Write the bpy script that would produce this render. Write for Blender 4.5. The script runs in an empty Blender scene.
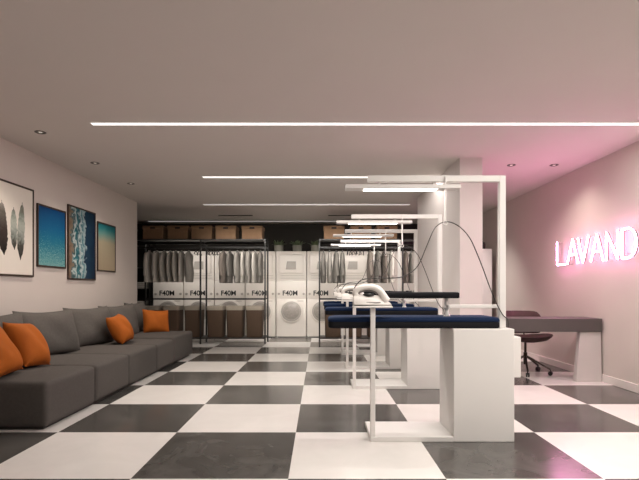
import bpy, bmesh, math, random
from mathutils import Vector, Matrix

SC = bpy.context.scene
COL = SC.collection
random.seed(7)
R = math.radians

# ------------------------------------------------------------------ camera
cam_data = bpy.data.cameras.new('camera')
cam = bpy.data.objects.new('camera', cam_data)
COL.objects.link(cam)
cam.location = (0.0, 0.0, 1.2)
cam.rotation_euler = (R(90), 0, 0)
cam_data.sensor_width = 36.0
cam_data.lens = 485.0 / 639.0 * 36.0
cam_data.shift_y = 49.5 / 639.0
cam_data.clip_start = 0.05
SC.camera = cam

# ------------------------------------------------------------------ world, exposure, light levels
world = bpy.data.worlds.new('world')
SC.world = world
world.use_nodes = True
world.node_tree.nodes['Background'].inputs[0].default_value = (0.9, 0.85, 0.8, 1)
world.node_tree.nodes['Background'].inputs[1].default_value = 0.02
SC.view_settings.view_transform = 'Standard'
SC.view_settings.look = 'None'
SC.view_settings.gamma = 1.0
SC.view_settings.use_curve_mapping = False
SC.view_settings.exposure = 0.0
SC.cycles.use_denoising = True
SC.cycles.max_bounces = 10
SC.cycles.diffuse_bounces = 6

STRIP_GLOW = {0.2: 1.6, 2.62: 1.6, 5.02: 1.7, 7.4: 1.15, 9.8: 0.42, 12.2: 0.26}       # brightness of the diffusers
STRIP_WATTS = {0.2: 62.0, 2.62: 62.0, 5.02: 70.0, 7.4: 36.0}                            # light thrown straight down
ADDED_WASH = {7.4: (32.0, 68, 60), 9.8: (40.0, 38, 70)}      # added beam towards the machines, no fixture of its own: watts, tilt, spread
STRIP_COLOR = (1.0, 0.95, 0.89)
LAMP_POWER = 2.6
LAMP_WATTS = 6.0
NEON_COLOR = (1.0, 0.32, 0.64)
NEON_POWER = 62.0
ADDED_SHELF_WATTS = 7.0  # power of the light bars added under the rack shelves
SPOT_WATTS = 75.0

# ------------------------------------------------------------------ materials
MATS = {}


def pm(name, col, rough=0.5, metal=0.0, var=0.06, scale=12.0, bump=0.0, bscale=60.0, coat=0.0, spec=0.5):
    """principled material with procedural colour variation and an optional fine bump"""
    m = bpy.data.materials.new(name)
    m.use_nodes = True
    nt = m.node_tree
    b = nt.nodes['Principled BSDF']
    tc = nt.nodes.new('ShaderNodeTexCoord')
    n = nt.nodes.new('ShaderNodeTexNoise')
    n.inputs['Scale'].default_value = scale
    n.inputs['Detail'].default_value = 4
    nt.links.new(tc.outputs['Object'], n.inputs['Vector'])
    mx = nt.nodes.new('ShaderNodeMix')
    mx.data_type = 'RGBA'
    mx.inputs[6].default_value = tuple(max(0, c * (1 - var)) for c in col) + (1,)
    mx.inputs[7].default_value = tuple(min(1, c * (1 + var)) for c in col) + (1,)
    nt.links.new(n.outputs['Fac'], mx.inputs[0])
    nt.links.new(mx.outputs[2], b.inputs['Base Color'])
    b.inputs['Roughness'].default_value = rough
    b.inputs['Metallic'].default_value = metal
    b.inputs['Coat Weight'].default_value = coat
    b.inputs['Specular IOR Level'].default_value = spec
    if bump > 0:
        n2 = nt.nodes.new('ShaderNodeTexNoise')
        n2.inputs['Scale'].default_value = bscale
        n2.inputs['Detail'].default_value = 3
        nt.links.new(tc.outputs['Object'], n2.inputs['Vector'])
        bp = nt.nodes.new('ShaderNodeBump')
        bp.inputs['Strength'].default_value = bump
        bp.inputs['Distance'].default_value = 0.01
        nt.links.new(n2.outputs['Fac'], bp.inputs['Height'])
        nt.links.new(bp.outputs['Normal'], b.inputs['Normal'])
    MATS[name] = m
    return m


def em(name, col, power):
    m = bpy.data.materials.new(name)
    m.use_nodes = True
    nt = m.node_tree
    b = nt.nodes['Principled BSDF']
    b.inputs['Base Color'].default_value = (0.8, 0.8, 0.8, 1)
    b.inputs['Emission Color'].default_value = tuple(col) + (1,)
    b.inputs['Emission Strength'].default_value = power
    MATS[name] = m
    return m


def ramp_mat(name, stops, axis='Z', lo=-0.5, hi=0.5, noise=0.0, nscale=6.0, rough=0.35, speck=None):
    """colour bands along one object axis, broken up by noise (aerial sea pictures)"""
    m = bpy.data.materials.new(name)
    m.use_nodes = True
    nt = m.node_tree
    b = nt.nodes['Principled BSDF']
    b.inputs['Roughness'].default_value = 0.55
    b.inputs['Specular IOR Level'].default_value = 0.2
    tc = nt.nodes.new('ShaderNodeTexCoord')
    sep = nt.nodes.new('ShaderNodeSeparateXYZ')
    nt.links.new(tc.outputs['Object'], sep.inputs[0])
    mr = nt.nodes.new('ShaderNodeMapRange')
    mr.inputs[1].default_value = lo
    mr.inputs[2].default_value = hi
    nt.links.new(sep.outputs[axis], mr.inputs[0])
    n = nt.nodes.new('ShaderNodeTexNoise')
    n.inputs['Scale'].default_value = nscale
    n.inputs['Detail'].default_value = 6
    n.inputs['Distortion'].default_value = 0.8
    nt.links.new(tc.outputs['Object'], n.inputs['Vector'])
    ma = nt.nodes.new('ShaderNodeMath')
    ma.operation = 'MULTIPLY_ADD'
    ma.inputs[1].default_value = noise
    nt.links.new(n.outputs['Fac'], ma.inputs[0])
    nt.links.new(mr.outputs[0], ma.inputs[2])
    sb = nt.nodes.new('ShaderNodeMath')
    sb.operation = 'SUBTRACT'
    sb.inputs[1].default_value = noise * 0.5
    nt.links.new(ma.outputs[0], sb.inputs[0])
    cr = nt.nodes.new('ShaderNodeValToRGB')
    e = cr.color_ramp.elements
    e[0].position, e[0].color = stops[0][0], tuple(stops[0][1]) + (1,)
    e[1].position, e[1].color = stops[-1][0], tuple(stops[-1][1]) + (1,)
    for p, c in stops[1:-1]:
        q = e.new(p)
        q.color = tuple(c) + (1,)
    nt.links.new(sb.outputs[0], cr.inputs[0])
    out = cr.outputs[0]
    if speck:
        n2 = nt.nodes.new('ShaderNodeTexNoise')
        n2.inputs['Scale'].default_value = speck[0]
        n2.inputs['Detail'].default_value = 3
        nt.links.new(tc.outputs['Object'], n2.inputs['Vector'])
        inv = nt.nodes.new('ShaderNodeMath')
        inv.operation = 'MULTIPLY_ADD'
        inv.inputs[1].default_value = -speck[2]
        inv.inputs[2].default_value = speck[2] * 0.45
        nt.links.new(mr.outputs[0], inv.inputs[0])
        ad = nt.nodes.new('ShaderNodeMath')
        nt.links.new(n2.outputs['Fac'], ad.inputs[0])
        nt.links.new(inv.outputs[0], ad.inputs[1])
        th = nt.nodes.new('ShaderNodeMapRange')
        th.inputs[1].default_value = 0.58
        th.inputs[2].default_value = 0.72
        nt.links.new(ad.outputs[0], th.inputs[0])
        mx = nt.nodes.new('ShaderNodeMix')
        mx.data_type = 'RGBA'
        nt.links.new(th.outputs[0], mx.inputs[0])
        nt.links.new(out, mx.inputs[6])
        mx.inputs[7].default_value = tuple(speck[1]) + (1,)
        out = mx.outputs[2]
    nt.links.new(out, b.inputs['Base Color'])
    MATS[name] = m
    return m


def floor_mat():
    m = bpy.data.materials.new('checker_tiles')
    m.use_nodes = True
    nt = m.node_tree
    b = nt.nodes['Principled BSDF']
    tc = nt.nodes.new('ShaderNodeTexCoord')
    mp = nt.nodes.new('ShaderNodeMapping')
    mp.inputs['Location'].default_value = (0.198 + 11, -3.075 + 10, 0.5)
    nt.links.new(tc.outputs['Object'], mp.inputs['Vector'])
    ck = nt.nodes.new('ShaderNodeTexChecker')
    ck.inputs['Scale'].default_value = 1.0
    ck.inputs['Color1'].default_value = (1, 1, 1, 1)
    ck.inputs['Color2'].default_value = (0, 0, 0, 1)
    nt.links.new(mp.outputs[0], ck.inputs['Vector'])
    n = nt.nodes.new('ShaderNodeTexNoise')
    n.inputs['Scale'].default_value = 2.2
    n.inputs['Detail'].default_value = 9
    n.inputs['Roughness'].default_value = 0.6
    n.inputs['Distortion'].default_value = 1.2
    nt.links.new(tc.outputs['Object'], n.inputs['Vector'])
    cr = nt.nodes.new('ShaderNodeValToRGB')
    e = cr.color_ramp.elements
    e[0].position, e[0].color = 0.40, (0.066, 0.062, 0.057, 1)
    e[1].position, e[1].color = 0.75, (0.125, 0.118, 0.110, 1)
    nt.links.new(n.outputs['Fac'], cr.inputs[0])
    cw = nt.nodes.new('ShaderNodeValToRGB')
    e = cw.color_ramp.elements
    e[0].position, e[0].color = 0.3, (0.76, 0.73, 0.70, 1)
    e[1].position, e[1].color = 0.7, (0.82, 0.79, 0.76, 1)
    nt.links.new(n.outputs['Fac'], cw.inputs[0])
    mx = nt.nodes.new('ShaderNodeMix')
    mx.data_type = 'RGBA'
    nt.links.new(ck.outputs['Fac'], mx.inputs[0])
    nt.links.new(cr.outputs[0], mx.inputs[6])
    nt.links.new(cw.outputs[0], mx.inputs[7])
    nt.links.new(mx.outputs[2], b.inputs['Base Color'])
    b.inputs['Roughness'].default_value = 0.2
    b.inputs['Specular IOR Level'].default_value = 0.5
    return m


M_wall = pm('warm_white_wall_paint', (0.62, 0.56, 0.52), 0.85, var=0.02, scale=3, bump=0.03, bscale=180)
M_ceil = pm('ceiling_paint', (0.64, 0.592, 0.558), 0.9, var=0.02, scale=2)
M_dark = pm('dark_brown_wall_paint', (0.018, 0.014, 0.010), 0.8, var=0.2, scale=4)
M_pier = pm('column_paint', (0.66, 0.60, 0.58), 0.8, var=0.02, scale=3)
M_skirt = pm('white_skirting', (0.74, 0.69, 0.66), 0.5, var=0.02)
M_white = pm('white_lacquer', (0.74, 0.715, 0.69), 0.38, var=0.02, scale=5)
M_wmetal = pm('white_powder_coated_steel', (0.74, 0.715, 0.69), 0.4, var=0.02, scale=8)
M_navy = pm('navy_ironing_felt', (0.003, 0.012, 0.043), 0.85, var=0.15, scale=30, bump=0.15, bscale=240, spec=0.2)
for _n in ('navy_ironing_felt',):
    _b = MATS[_n].node_tree.nodes['Principled BSDF']
    _b.inputs['Sheen Weight'].default_value = 0.10
    _b.inputs['Sheen Tint'].default_value = (0.35, 0.6, 1.0, 1)
M_blackfelt = pm('black_felt', (0.007, 0.007, 0.009), 0.85, var=0.2, scale=30, bump=0.1, bscale=200, spec=0.2)
M_black = pm('black_steel', (0.012, 0.011, 0.010), 0.45, metal=0.0, var=0.1)
M_cord = pm('black_rubber', (0.035, 0.028, 0.026), 0.6, var=0.1)
M_sofa = pm('grey_sofa_linen', (0.085, 0.076, 0.070), 0.95, var=0.16, scale=45, bump=0.35, bscale=220, spec=0.2)
M_sofa2 = pm('grey_cushion_linen', (0.105, 0.096, 0.088), 0.95, var=0.18, scale=40, bump=0.35, bscale=220, spec=0.2)
M_base = pm('dark_plinth_wood', (0.02, 0.018, 0.016), 0.7, var=0.1)
M_orange = pm('orange_velvet', (0.36, 0.090, 0.008), 0.8, var=0.18, scale=9, bump=0.2, bscale=150, spec=0.25)
M_frame = pm('dark_walnut_frame', (0.035, 0.018, 0.010), 0.45, var=0.3, scale=20)
M_paper = pm('cream_print_paper', (0.74, 0.69, 0.62), 0.7, var=0.02)
M_feather = ramp_mat('dark_feather_print', [(0.0, (0.01, 0.008, 0.007)), (0.5, (0.05, 0.035, 0.03)), (0.8, (0.13, 0.12, 0.1)), (1, (0.3, 0.28, 0.25))], 'Z', -0.32, 0.32, 0.5, 14)
M_feather2 = ramp_mat('grey_green_feather_print', [(0.0, (0.03, 0.028, 0.025)), (0.2, (0.06, 0.06, 0.05)), (0.4, (0.25, 0.28, 0.25)), (0.6, (0.42, 0.45, 0.4)), (0.8, (0.22, 0.26, 0.22)), (1, (0.12, 0.10, 0.08))], 'Z', -0.33, 0.33, 0.55, 16)
M_sea = ramp_mat('deep_blue_sea_photo', [(0.0, (0.035, 0.22, 0.25)), (0.3, (0.012, 0.17, 0.25)), (0.65, (0.003, 0.10, 0.23)), (1, (0.002, 0.045, 0.16))], 'Z', -0.4, 0.4, 0.12, 5, speck=(60, (0.22, 0.42, 0.42), 0.45))
M_surf = ramp_mat('breaking_surf_photo', [(0.0, (0.16, 0.10, 0.07)), (0.12, (0.22, 0.17, 0.12)), (0.17, (0.02, 0.09, 0.11)), (0.24, (0.55, 0.62, 0.60)), (0.29, (0.03, 0.18, 0.21)), (0.36, (0.02, 0.10, 0.13)), (0.44, (0.50, 0.60, 0.60)), (0.50, (0.03, 0.17, 0.21)), (0.57, (0.40, 0.52, 0.54)), (0.62, (0.006, 0.04, 0.08)), (1, (0.002, 0.012, 0.035))], 'Y', -0.42, 0.42, 0.5, 8)
M_beach = ramp_mat('sandy_shore_photo', [(0.0, (0.36, 0.29, 0.20)), (0.60, (0.34, 0.30, 0.21)), (0.78, (0.12, 0.27, 0.25)), (0.88, (0.02, 0.19, 0.21)), (1, (0.006, 0.09, 0.12))], 'Z', -0.4, 0.4, 0.10, 4)
M_washer = pm('white_enamel', (0.67, 0.615, 0.56), 0.35, var=0.02)
M_wgrey = pm('grey_plastic', (0.36, 0.325, 0.29), 0.4, var=0.05)
M_seam = pm('grey_seam', (0.30, 0.27, 0.24), 0.5, var=0.05)
M_glass = pm('door_glass', (0.30, 0.27, 0.245), 0.18, var=0.35, scale=22)
M_ink = pm('black_print', (0.01, 0.01, 0.01), 0.5, var=0.05)
M_box = pm('kraft_box_board', (0.175, 0.100, 0.053), 0.9, var=0.16, scale=14, bump=0.1)
M_hole = pm('dark_handle_slot', (0.012, 0.008, 0.006), 0.8)
M_wicker = pm('brown_wicker', (0.085, 0.050, 0.030), 0.8, var=0.3, scale=60, bump=0.8, bscale=90)
M_liner = pm('beige_linen_liner', (0.30, 0.26, 0.21), 0.9, var=0.1, scale=30)
M_pot = pm('pale_stone_pot', (0.26, 0.25, 0.21), 0.7, var=0.15, scale=20)
M_leaf = pm('grey_green_leaf', (0.09, 0.12, 0.06), 0.55, var=0.3, scale=20)
M_desk = pm('taupe_desk_laminate', (0.085, 0.074, 0.069), 0.7, var=0.05)
M_panel = pm('pale_taupe_panel', (0.58, 0.53, 0.51), 0.6, var=0.03)
M_leather = pm('dark_brown_leather', (0.040, 0.017, 0.014), 0.7, var=0.15, scale=25, bump=0.1)
M_bronze = pm('dark_bronze_metal', (0.045, 0.030, 0.025), 0.35, metal=0.6, var=0.1)
M_jar = pm('dark_glazed_jar', (0.02, 0.018, 0.017), 0.3, var=0.2)
M_iron = pm('white_iron_plastic', (0.80, 0.76, 0.72), 0.3, var=0.02)
M_irong = pm('grey_iron_plastic', (0.22, 0.20, 0.19), 0.4, var=0.05)
M_sole = pm('brushed_steel', (0.55, 0.53, 0.50), 0.3, metal=0.9, var=0.05)
M_ring = pm('downlight_trim', (0.10, 0.085, 0.075), 0.4, var=0.05)
SHIRT = {
    'white': pm('white_cotton', (0.55, 0.51, 0.46), 0.9, var=0.05, scale=20, bump=0.2, bscale=40),
    'light grey': pm('light_grey_cotton', (0.44, 0.41, 0.37), 0.9, var=0.06, scale=20, bump=0.2, bscale=40),
    'grey': pm('grey_cotton', (0.26, 0.24, 0.215), 0.9, var=0.08, scale=20, bump=0.2, bscale=40),
    'dark grey': pm('dark_grey_wool', (0.15, 0.138, 0.122), 0.9, var=0.1, scale=20, bump=0.2, bscale=40),
    'grey brown': pm('grey_brown_wool', (0.17, 0.142, 0.12), 0.9, var=0.1, scale=20, bump=0.2, bscale=40),
}


# ------------------------------------------------------------------ mesh helpers
class MB:
    """collects shapes into one mesh"""

    def __init__(self):
        self.bm = bmesh.new()

    def box(self, x0, x1, y0, y1, z0, z1, bevel=0.0, seg=2):
        r = bmesh.ops.create_cube(self.bm, size=1.0)
        vs = r['verts']
        for v in vs:
            v.co = Vector(((x0 + x1) / 2 + v.co.x * (x1 - x0), (y0 + y1) / 2 + v.co.y * (y1 - y0), (z0 + z1) / 2 + v.co.z * (z1 - z0)))
        if bevel > 0:
            es = set()
            for v in vs:
                es.update(v.link_edges)
            bmesh.ops.bevel(self.bm, geom=list(es), offset=bevel, segments=seg, profile=0.6, affect='EDGES')
        return self

    def hexa(self, pts, bevel=0.0, seg=2):
        """8 corners: bottom 4 counter-clockwise, then top 4"""
        vs = [self.bm.verts.new(p) for p in pts]
        fs = [(3, 2, 1, 0), (4, 5, 6, 7), (0, 1, 5, 4), (1, 2, 6, 5), (2, 3, 7, 6), (3, 0, 4, 7)]
        for f in fs:
            self.bm.faces.new([vs[i] for i in f])
        if bevel > 0:
            es = set()
            for v in vs:
                es.update(v.link_edges)
            bmesh.ops.bevel(self.bm, geom=list(es), offset=bevel, segments=seg, profile=0.6, affect='EDGES')
        return self

    def rings(self, rings, cap0=True, cap1=True, closed=False):
        vv = [[self.bm.verts.new(p) for p in ring] for ring in rings]
        n = len(vv[0])
        m = len(vv)
        for i in range(m if closed else m - 1):
            a, b = vv[i], vv[(i + 1) % m]
            for j in range(n):
                k = (j + 1) % n
                self.bm.faces.new((a[j], a[k], b[k], b[j]))
        if not closed:
            if cap0:
                self.bm.faces.new(list(reversed(vv[0])))
            if cap1:
                self.bm.faces.new(vv[-1])
        return self

    def tube(self, pts, r, seg=8, closed=False, caps=True):
        pts = [Vector(p) for p in pts]
        rr = r if isinstance(r, (list, tuple)) else [r] * len(pts)
        n = len(pts)
        rings = []
        prev = None
        for i, p in enumerate(pts):
            if closed:
                t = pts[(i + 1) % n] - pts[i - 1]
            else:
                t = pts[min(i + 1, n - 1)] - pts[max(i - 1, 0)]
            t.normalize()
            if prev is None:
                up = Vector((0, 0, 1)) if abs(t.z) < 0.9 else Vector((0, 1, 0))
                u = t.cross(up).normalized()
            else:
                u = (prev - t * prev.dot(t))
                if u.length < 1e-5:
                    u = t.orthogonal()
                u.normalize()
            prev = u
            w = t.cross(u)
            rings.append([p + (u * math.cos(2 * math.pi * k / seg) + w * math.sin(2 * math.pi * k / seg)) * rr[i] for k in range(seg)])
        return self.rings(rings, caps, caps, closed)

    def lathe(self, prof, c=(0, 0, 0), seg=20, axis='Z'):
        rings = []
        for r, h in prof:
            ring = []
            for k in range(seg):
                a = 2 * math.pi * k / seg
                if axis == 'Z':
                    ring.append(Vector((c[0] + r * math.cos(a), c[1] + r * math.sin(a), c[2] + h)))
                elif axis == 'Y':
                    ring.append(Vector((c[0] + r * math.cos(a), c[1] + h, c[2] + r * math.sin(a))))
                else:
                    ring.append(Vector((c[0] + h, c[1] + r * math.cos(a), c[2] + r * math.sin(a))))
            rings.append(ring)
        return self.rings(rings)

    def done(self, name, mat, parent=None, smooth=True, sharp=35, subsurf=0, at=None):
        bmesh.ops.recalc_face_normals(self.bm, faces=self.bm.faces[:])
        me = bpy.data.meshes.new(name)
        if at is not None:
            bmesh.ops.translate(self.bm, verts=self.bm.verts[:], vec=-Vector(at))
        self.bm.to_mesh(me)
        self.bm.free()
        if smooth:
            for p in me.polygons:
                p.use_smooth = True
            if sharp:
                me.set_sharp_from_angle(angle=R(sharp))
        me.materials.append(mat)
        o = bpy.data.objects.new(name, me)
        COL.objects.link(o)
        if at is not None:
            o.location = at
        if parent is not None:
            o.parent = parent
        if subsurf:
            s = o.modifiers.new('smooth', 'SUBSURF')
            s.levels = subsurf
            s.render_levels = subsurf
        return o


def tag(o, label=None, cat=None, group=None, kind=None):
    if label:
        o['label'] = label
    if cat:
        o['category'] = cat
    if group:
        o['group'] = group
    if kind:
        o['kind'] = kind
    return o


def thing(name, loc, label, cat, group=None, rz=0.0):
    o = bpy.data.objects.new(name, None)
    o.empty_display_size = 0.1
    COL.objects.link(o)
    o.location = loc
    o.rotation_euler = (0, 0, rz)
    return tag(o, label, cat, group)


def struct(o):
    o['kind'] = 'structure'
    return o


def copy_tree(o, parent=None):
    c = o.copy()
    COL.objects.link(c)
    if parent is not None:
        c.parent = parent
    for ch in list(o.children):
        copy_tree(ch, c)
    return c


def spline(pts, n=8):
    """Catmull-Rom through the points"""
    P = [Vector(p) for p in pts]
    P = [P[0] * 2 - P[1]] + P + [P[-1] * 2 - P[-2]]
    out = []
    for i in range(1, len(P) - 2):
        p0, p1, p2, p3 = P[i - 1], P[i], P[i + 1], P[i + 2]
        for k in range(n):
            t = k / n
            out.append(0.5 * ((2 * p1) + (p2 - p0) * t + (2 * p0 - 5 * p1 + 4 * p2 - p3) * t * t + (3 * p1 - p0 - 3 * p2 + p3) * t ** 3))
    out.append(P[-2])
    return out


def text_mesh(s, size, depth, name):
    cu = bpy.data.curves.new(name, 'FONT')
    cu.body = s
    cu.size = size
    cu.extrude = depth
    cu.offset = size * 0.02
    cu.align_x = 'CENTER'
    cu.align_y = 'CENTER'
    o = bpy.data.objects.new(name, cu)
    COL.objects.link(o)
    dg = bpy.context.evaluated_depsgraph_get()
    me = bpy.data.meshes.new_from_object(o.evaluated_get(dg))
    bpy.data.objects.remove(o)
    bpy.data.curves.remove(cu)
    return me


ORD = ['first', 'second', 'third', 'fourth', 'fifth', 'sixth', 'seventh', 'eighth', 'ninth', 'tenth']

# ------------------------------------------------------------------ the room
CEIL = 2.92
XL, XR = -3.60, 3.69
YB, YE = -2.0, 12.72

struct(MB().box(-5.6, 4.0, YB - 0.2, 13.0, -0.12, 0.0).done('floor', floor_mat(), smooth=False))
struct(MB().box(-5.6, 4.0, YB - 0.2, 13.0, CEIL, CEIL + 0.12).done('ceiling', M_ceil, smooth=False))
struct(MB().box(XL - 0.15, XL, YB, 9.57, 0, CEIL).done('wall_left', M_wall, smooth=False))
struct(MB().box(XR, XR + 0.15, YB, YE, 0, CEIL).done('wall_right', M_wall, smooth=False))
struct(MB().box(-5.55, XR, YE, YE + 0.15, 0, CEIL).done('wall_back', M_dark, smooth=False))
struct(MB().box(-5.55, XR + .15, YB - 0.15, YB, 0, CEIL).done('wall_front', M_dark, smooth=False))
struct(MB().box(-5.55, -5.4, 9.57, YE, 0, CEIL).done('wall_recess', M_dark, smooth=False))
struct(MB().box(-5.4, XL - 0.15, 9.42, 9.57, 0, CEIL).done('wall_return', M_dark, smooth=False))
struct(MB().box(1.83, 2.124, 6.32, 9.06, 0, CEIL).done('wall_middle', M_pier, smooth=False))
struct(MB().box(XR - 0.018, XR, YB, YE, 0, 0.10, 0.004, 1).done('baseboard_right', M_skirt, smooth=False))
struct(MB().box(XL, XL + 0.018, YB, 9.57, 0, 0.10, 0.004, 1).done('baseboard_left', M_skirt, smooth=False))

# linear ceiling lights
M_strip = {}
STRIP_LABEL = {
    5.02: 'long white light strip set in the ceiling, the nearest one in view',
    7.4: 'white ceiling light strip, second from the camera, ending at the column wall',
    9.8: 'dim white ceiling light strip, third from the camera',
    12.2: 'faint thin ceiling light strip above the washing machines, farthest of all',
}
STRIP_LABEL[2.62] = 'long white ceiling light strip added out of view above the frame'  # added out of view to light surfaces facing the camera
STRIP_LABEL[0.2] = 'long white ceiling light strip added over the camera, out of view'  # unseen strip, also added for light from behind
for Y, x0, x1, w in ((0.2, 0.9, 3.6, 0.06), (2.62, 0.9, 3.6, 0.06), (5.02, -2.355, 3.6, 0.06), (7.4, -1.78, 1.82, 0.09), (9.8, -2.34, 1.82, 0.11), (12.2, -4.3, 1.9, 0.12)):
    t = thing('linear_ceiling_light', ((x0 + x1) / 2, Y, CEIL), STRIP_LABEL[Y], 'ceiling light', 'light strips in the ceiling')
    h = (x1 - x0) / 2
    MB().box(-h - 0.008, h + 0.008, -w / 2 - 0.008, w / 2 + 0.008, -0.006, 0.0).done('light_trim', M_ring if False else M_skirt, t, smooth=False)
    MB().box(-h, h, -w / 2, w / 2, -0.010, -0.004).done('light_diffuser', em('strip_glow', STRIP_COLOR, STRIP_GLOW[Y]), t, smooth=False)
    beams = []
    if Y in STRIP_WATTS:
        beams.append((STRIP_WATTS[Y], 0, 180))
    if Y in ADDED_WASH:      # extra beam added at the strip to brighten the machines
        beams.append(ADDED_WASH[Y])
    for watts, tilt, spread in beams:
        la = bpy.data.lights.new('strip_or_added_beam', 'AREA')
        la.shape = 'RECTANGLE'
        la.size, la.size_y = 2 * h, w
        la.energy = watts
        la.color = STRIP_COLOR
        la.spread = R(spread)
        lo = bpy.data.objects.new('strip_or_added_beam', la)
        COL.objects.link(lo)
        lo.location = ((x0 + x1) / 2, Y, CEIL - 0.014)
        lo.rotation_euler = (R(tilt), 0, 0)

# dark linear air vents in the rear ceiling
for x0, x1, sd in ((-2.35, -1.55, 'left'), (0.2, 1.0, 'right')):
    t = thing('ceiling_vent', ((x0 + x1) / 2, 11.25, CEIL), f'narrow dark linear vent in the rear ceiling, the {sd} one of two', 'vent', 'linear vents in the rear ceiling')
    h = (x1 - x0) / 2
    MB().box(-h, h, -0.06, 0.06, -0.004, 0.0).done('vent_frame', M_ring, t, smooth=False)
    for k in range(3):
        MB().box(-h + 0.01, h - 0.01, -0.045 + 0.035 * k, -0.025 + 0.035 * k, -0.008, -0.004).done('vent_slat', M_black, t, smooth=False)

# recessed downlights
DL = [(-3.05, 5.3, 'left wall, nearest the camera of its row'), (-3.05, 6.59, 'left wall, second of its row'), (-3.06, 7.87, 'left wall, farthest of its row'),
      (2.65, 6.7, 'desk, to the left of its twin'), (3.24, 6.7, 'neon sign, next to the right wall'),
      (0.5, 2.1, 'camera, left of three added out of view'), (1.7, 2.1, 'camera, middle of three added out of view'), (2.9, 2.1, 'camera, right of three added out of view'), (2.62, 9.1, 'tall white cabinet, added unseen behind the column')]  # downlights on this line are added, unseen, for their light
for i, (x, y, s) in enumerate(DL):
    t = thing('recessed_downlight', (x, y, CEIL), 'small dark recessed ceiling downlight near the ' + s, 'downlight', 'recessed downlights')
    MB().lathe([(0.058, 0.0), (0.058, -0.006), (0.044, -0.008), (0.040, -0.002), (0.040, 0.0)], seg=24).done('trim_ring', M_ring, t)
    MB().lathe([(0.018, 0.0), (0.018, -0.004), (0.001, -0.005)], seg=16).done('bulb', em('bulb_glow', (1, 0.85, 0.7), 0.7), t)
    ld = bpy.data.lights.new('downlight_beam', 'SPOT')
    ld.energy = SPOT_WATTS * (0.95, 0.95, 0.95, 0.9, 0.30, 0.5, 0.5, 0.7, 2.6)[i]
    ld.color = (1.0, 0.86, 0.74) if i < 5 else (1.0, 0.94, 0.87)
    ld.spot_size = R((112, 112, 112, 125, 125, 110, 110, 110, 110)[i])
    ld.spot_blend = 1.0
    ld.shadow_soft_size = 0.04
    lo = bpy.data.objects.new('downlight_beam', ld)
    COL.objects.link(lo)
    lo.location = (x, y, CEIL - 0.02)
    side = -1 if x < 0 else 1
    lo.rotation_euler = (R(22) if 4 < i < 8 else R(18) if i == 8 else 0, R((6, 6, 6, -15, 0, 0, 0, 0, 0)[i]) * side, 0)

# ------------------------------------------------------------------ sofa
sofa = thing('sofa', (-2.95, 6.45, 0), 'long low dark grey fabric modular sofa along the left wall', 'sofa')
SY = [(4.10, 5.015), (5.02, 5.90), (5.905, 6.90), (6.905, 7.70), (7.71, 8.86)]


def sofa_part(mb, name, mat, **k):
    o = mb.done(name, mat, None, **k)
    o.parent = sofa
    o.data.transform(Matrix.Translation(-sofa.location))
    return o


for i, (y0, y1) in enumerate(SY):
    top = 0.415 if i < 4 else 0.445
    g = 0.006
    mb = MB().box(-3.39, -2.31, y0 + g, y1 - g, 0.03, top, 0.05, 4)
    bmesh.ops.subdivide_edges(mb.bm, edges=[e for e in mb.bm.edges if e.calc_length() > 0.2], cuts=5, use_grid_fill=True)
    xm, ym = -2.85, (y0 + y1) / 2
    for v in mb.bm.verts:
        if v.co.z > top - 0.02:
            u, w = (v.co.x - xm) / 0.54, (v.co.y - ym) / ((y1 - y0) / 2)
            v.co.z += 0.028 * max(0, 1 - u * u) * max(0, 1 - w * w)
            v.co.z += 0.004 * math.sin(v.co.x * 17 + i) * math.sin(v.co.y * 13)
    sofa_part(mb, 'seat_module', M_sofa)
sofa_part(MB().box(-3.57, -3.395, 4.10, 8.86, 0.03, 0.72, 0.045, 4), 'backrest', M_sofa)
sofa_part(MB().box(-3.5, -2.37, 4.16, 8.8, 0.0, 0.032), 'base', M_base, smooth=False)


def pillow(w, h, t, n=14, wob=0.0, seed=0, pinch=0.06):
    rnd = random.Random(seed)
    ph = [rnd.uniform(0, 6.28) for _ in range(4)]
    mb = MB()
    bm = mb.bm
    grid = {}
    for s in (0, 1):
        for i in range(n + 1):
            for j in range(n + 1):
                u, v = -1 + 2 * i / n, -1 + 2 * j / n
                edge = i in (0, n) or j in (0, n)
                if s and edge:
                    grid[(1, i, j)] = grid[(0, i, j)]
                    continue
                x = u * w / 2 * (1 - pinch * (1 - v * v))
                z = v * h / 2 * (1 - pinch * (1 - u * u))
                d = t / 2 * (max(0, (1 - abs(u) ** 2.6) * (1 - abs(v) ** 2.6))) ** 0.5
                d *= 1 + wob * (math.sin(3.1 * u + ph[0]) * math.sin(2.7 * v + ph[1]) + 0.5 * math.sin(6 * u + 4 * v + ph[2]))
                z -= 0.03 * h * (1 - u * u) * (0.5 + 0.5 * v)
                y = d if s else -d
                grid[(s, i, j)] = bm.verts.new((x, y, z))
    for s in (0, 1):
        for i in range(n):
            for j in range(n):
                f = [grid[(s, i, j)], grid[(s, i + 1, j)], grid[(s, i + 1, j + 1)], grid[(s, i, j + 1)]]
                bm.faces.new(f if s == 0 else f[::-1])
    return mb


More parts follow.
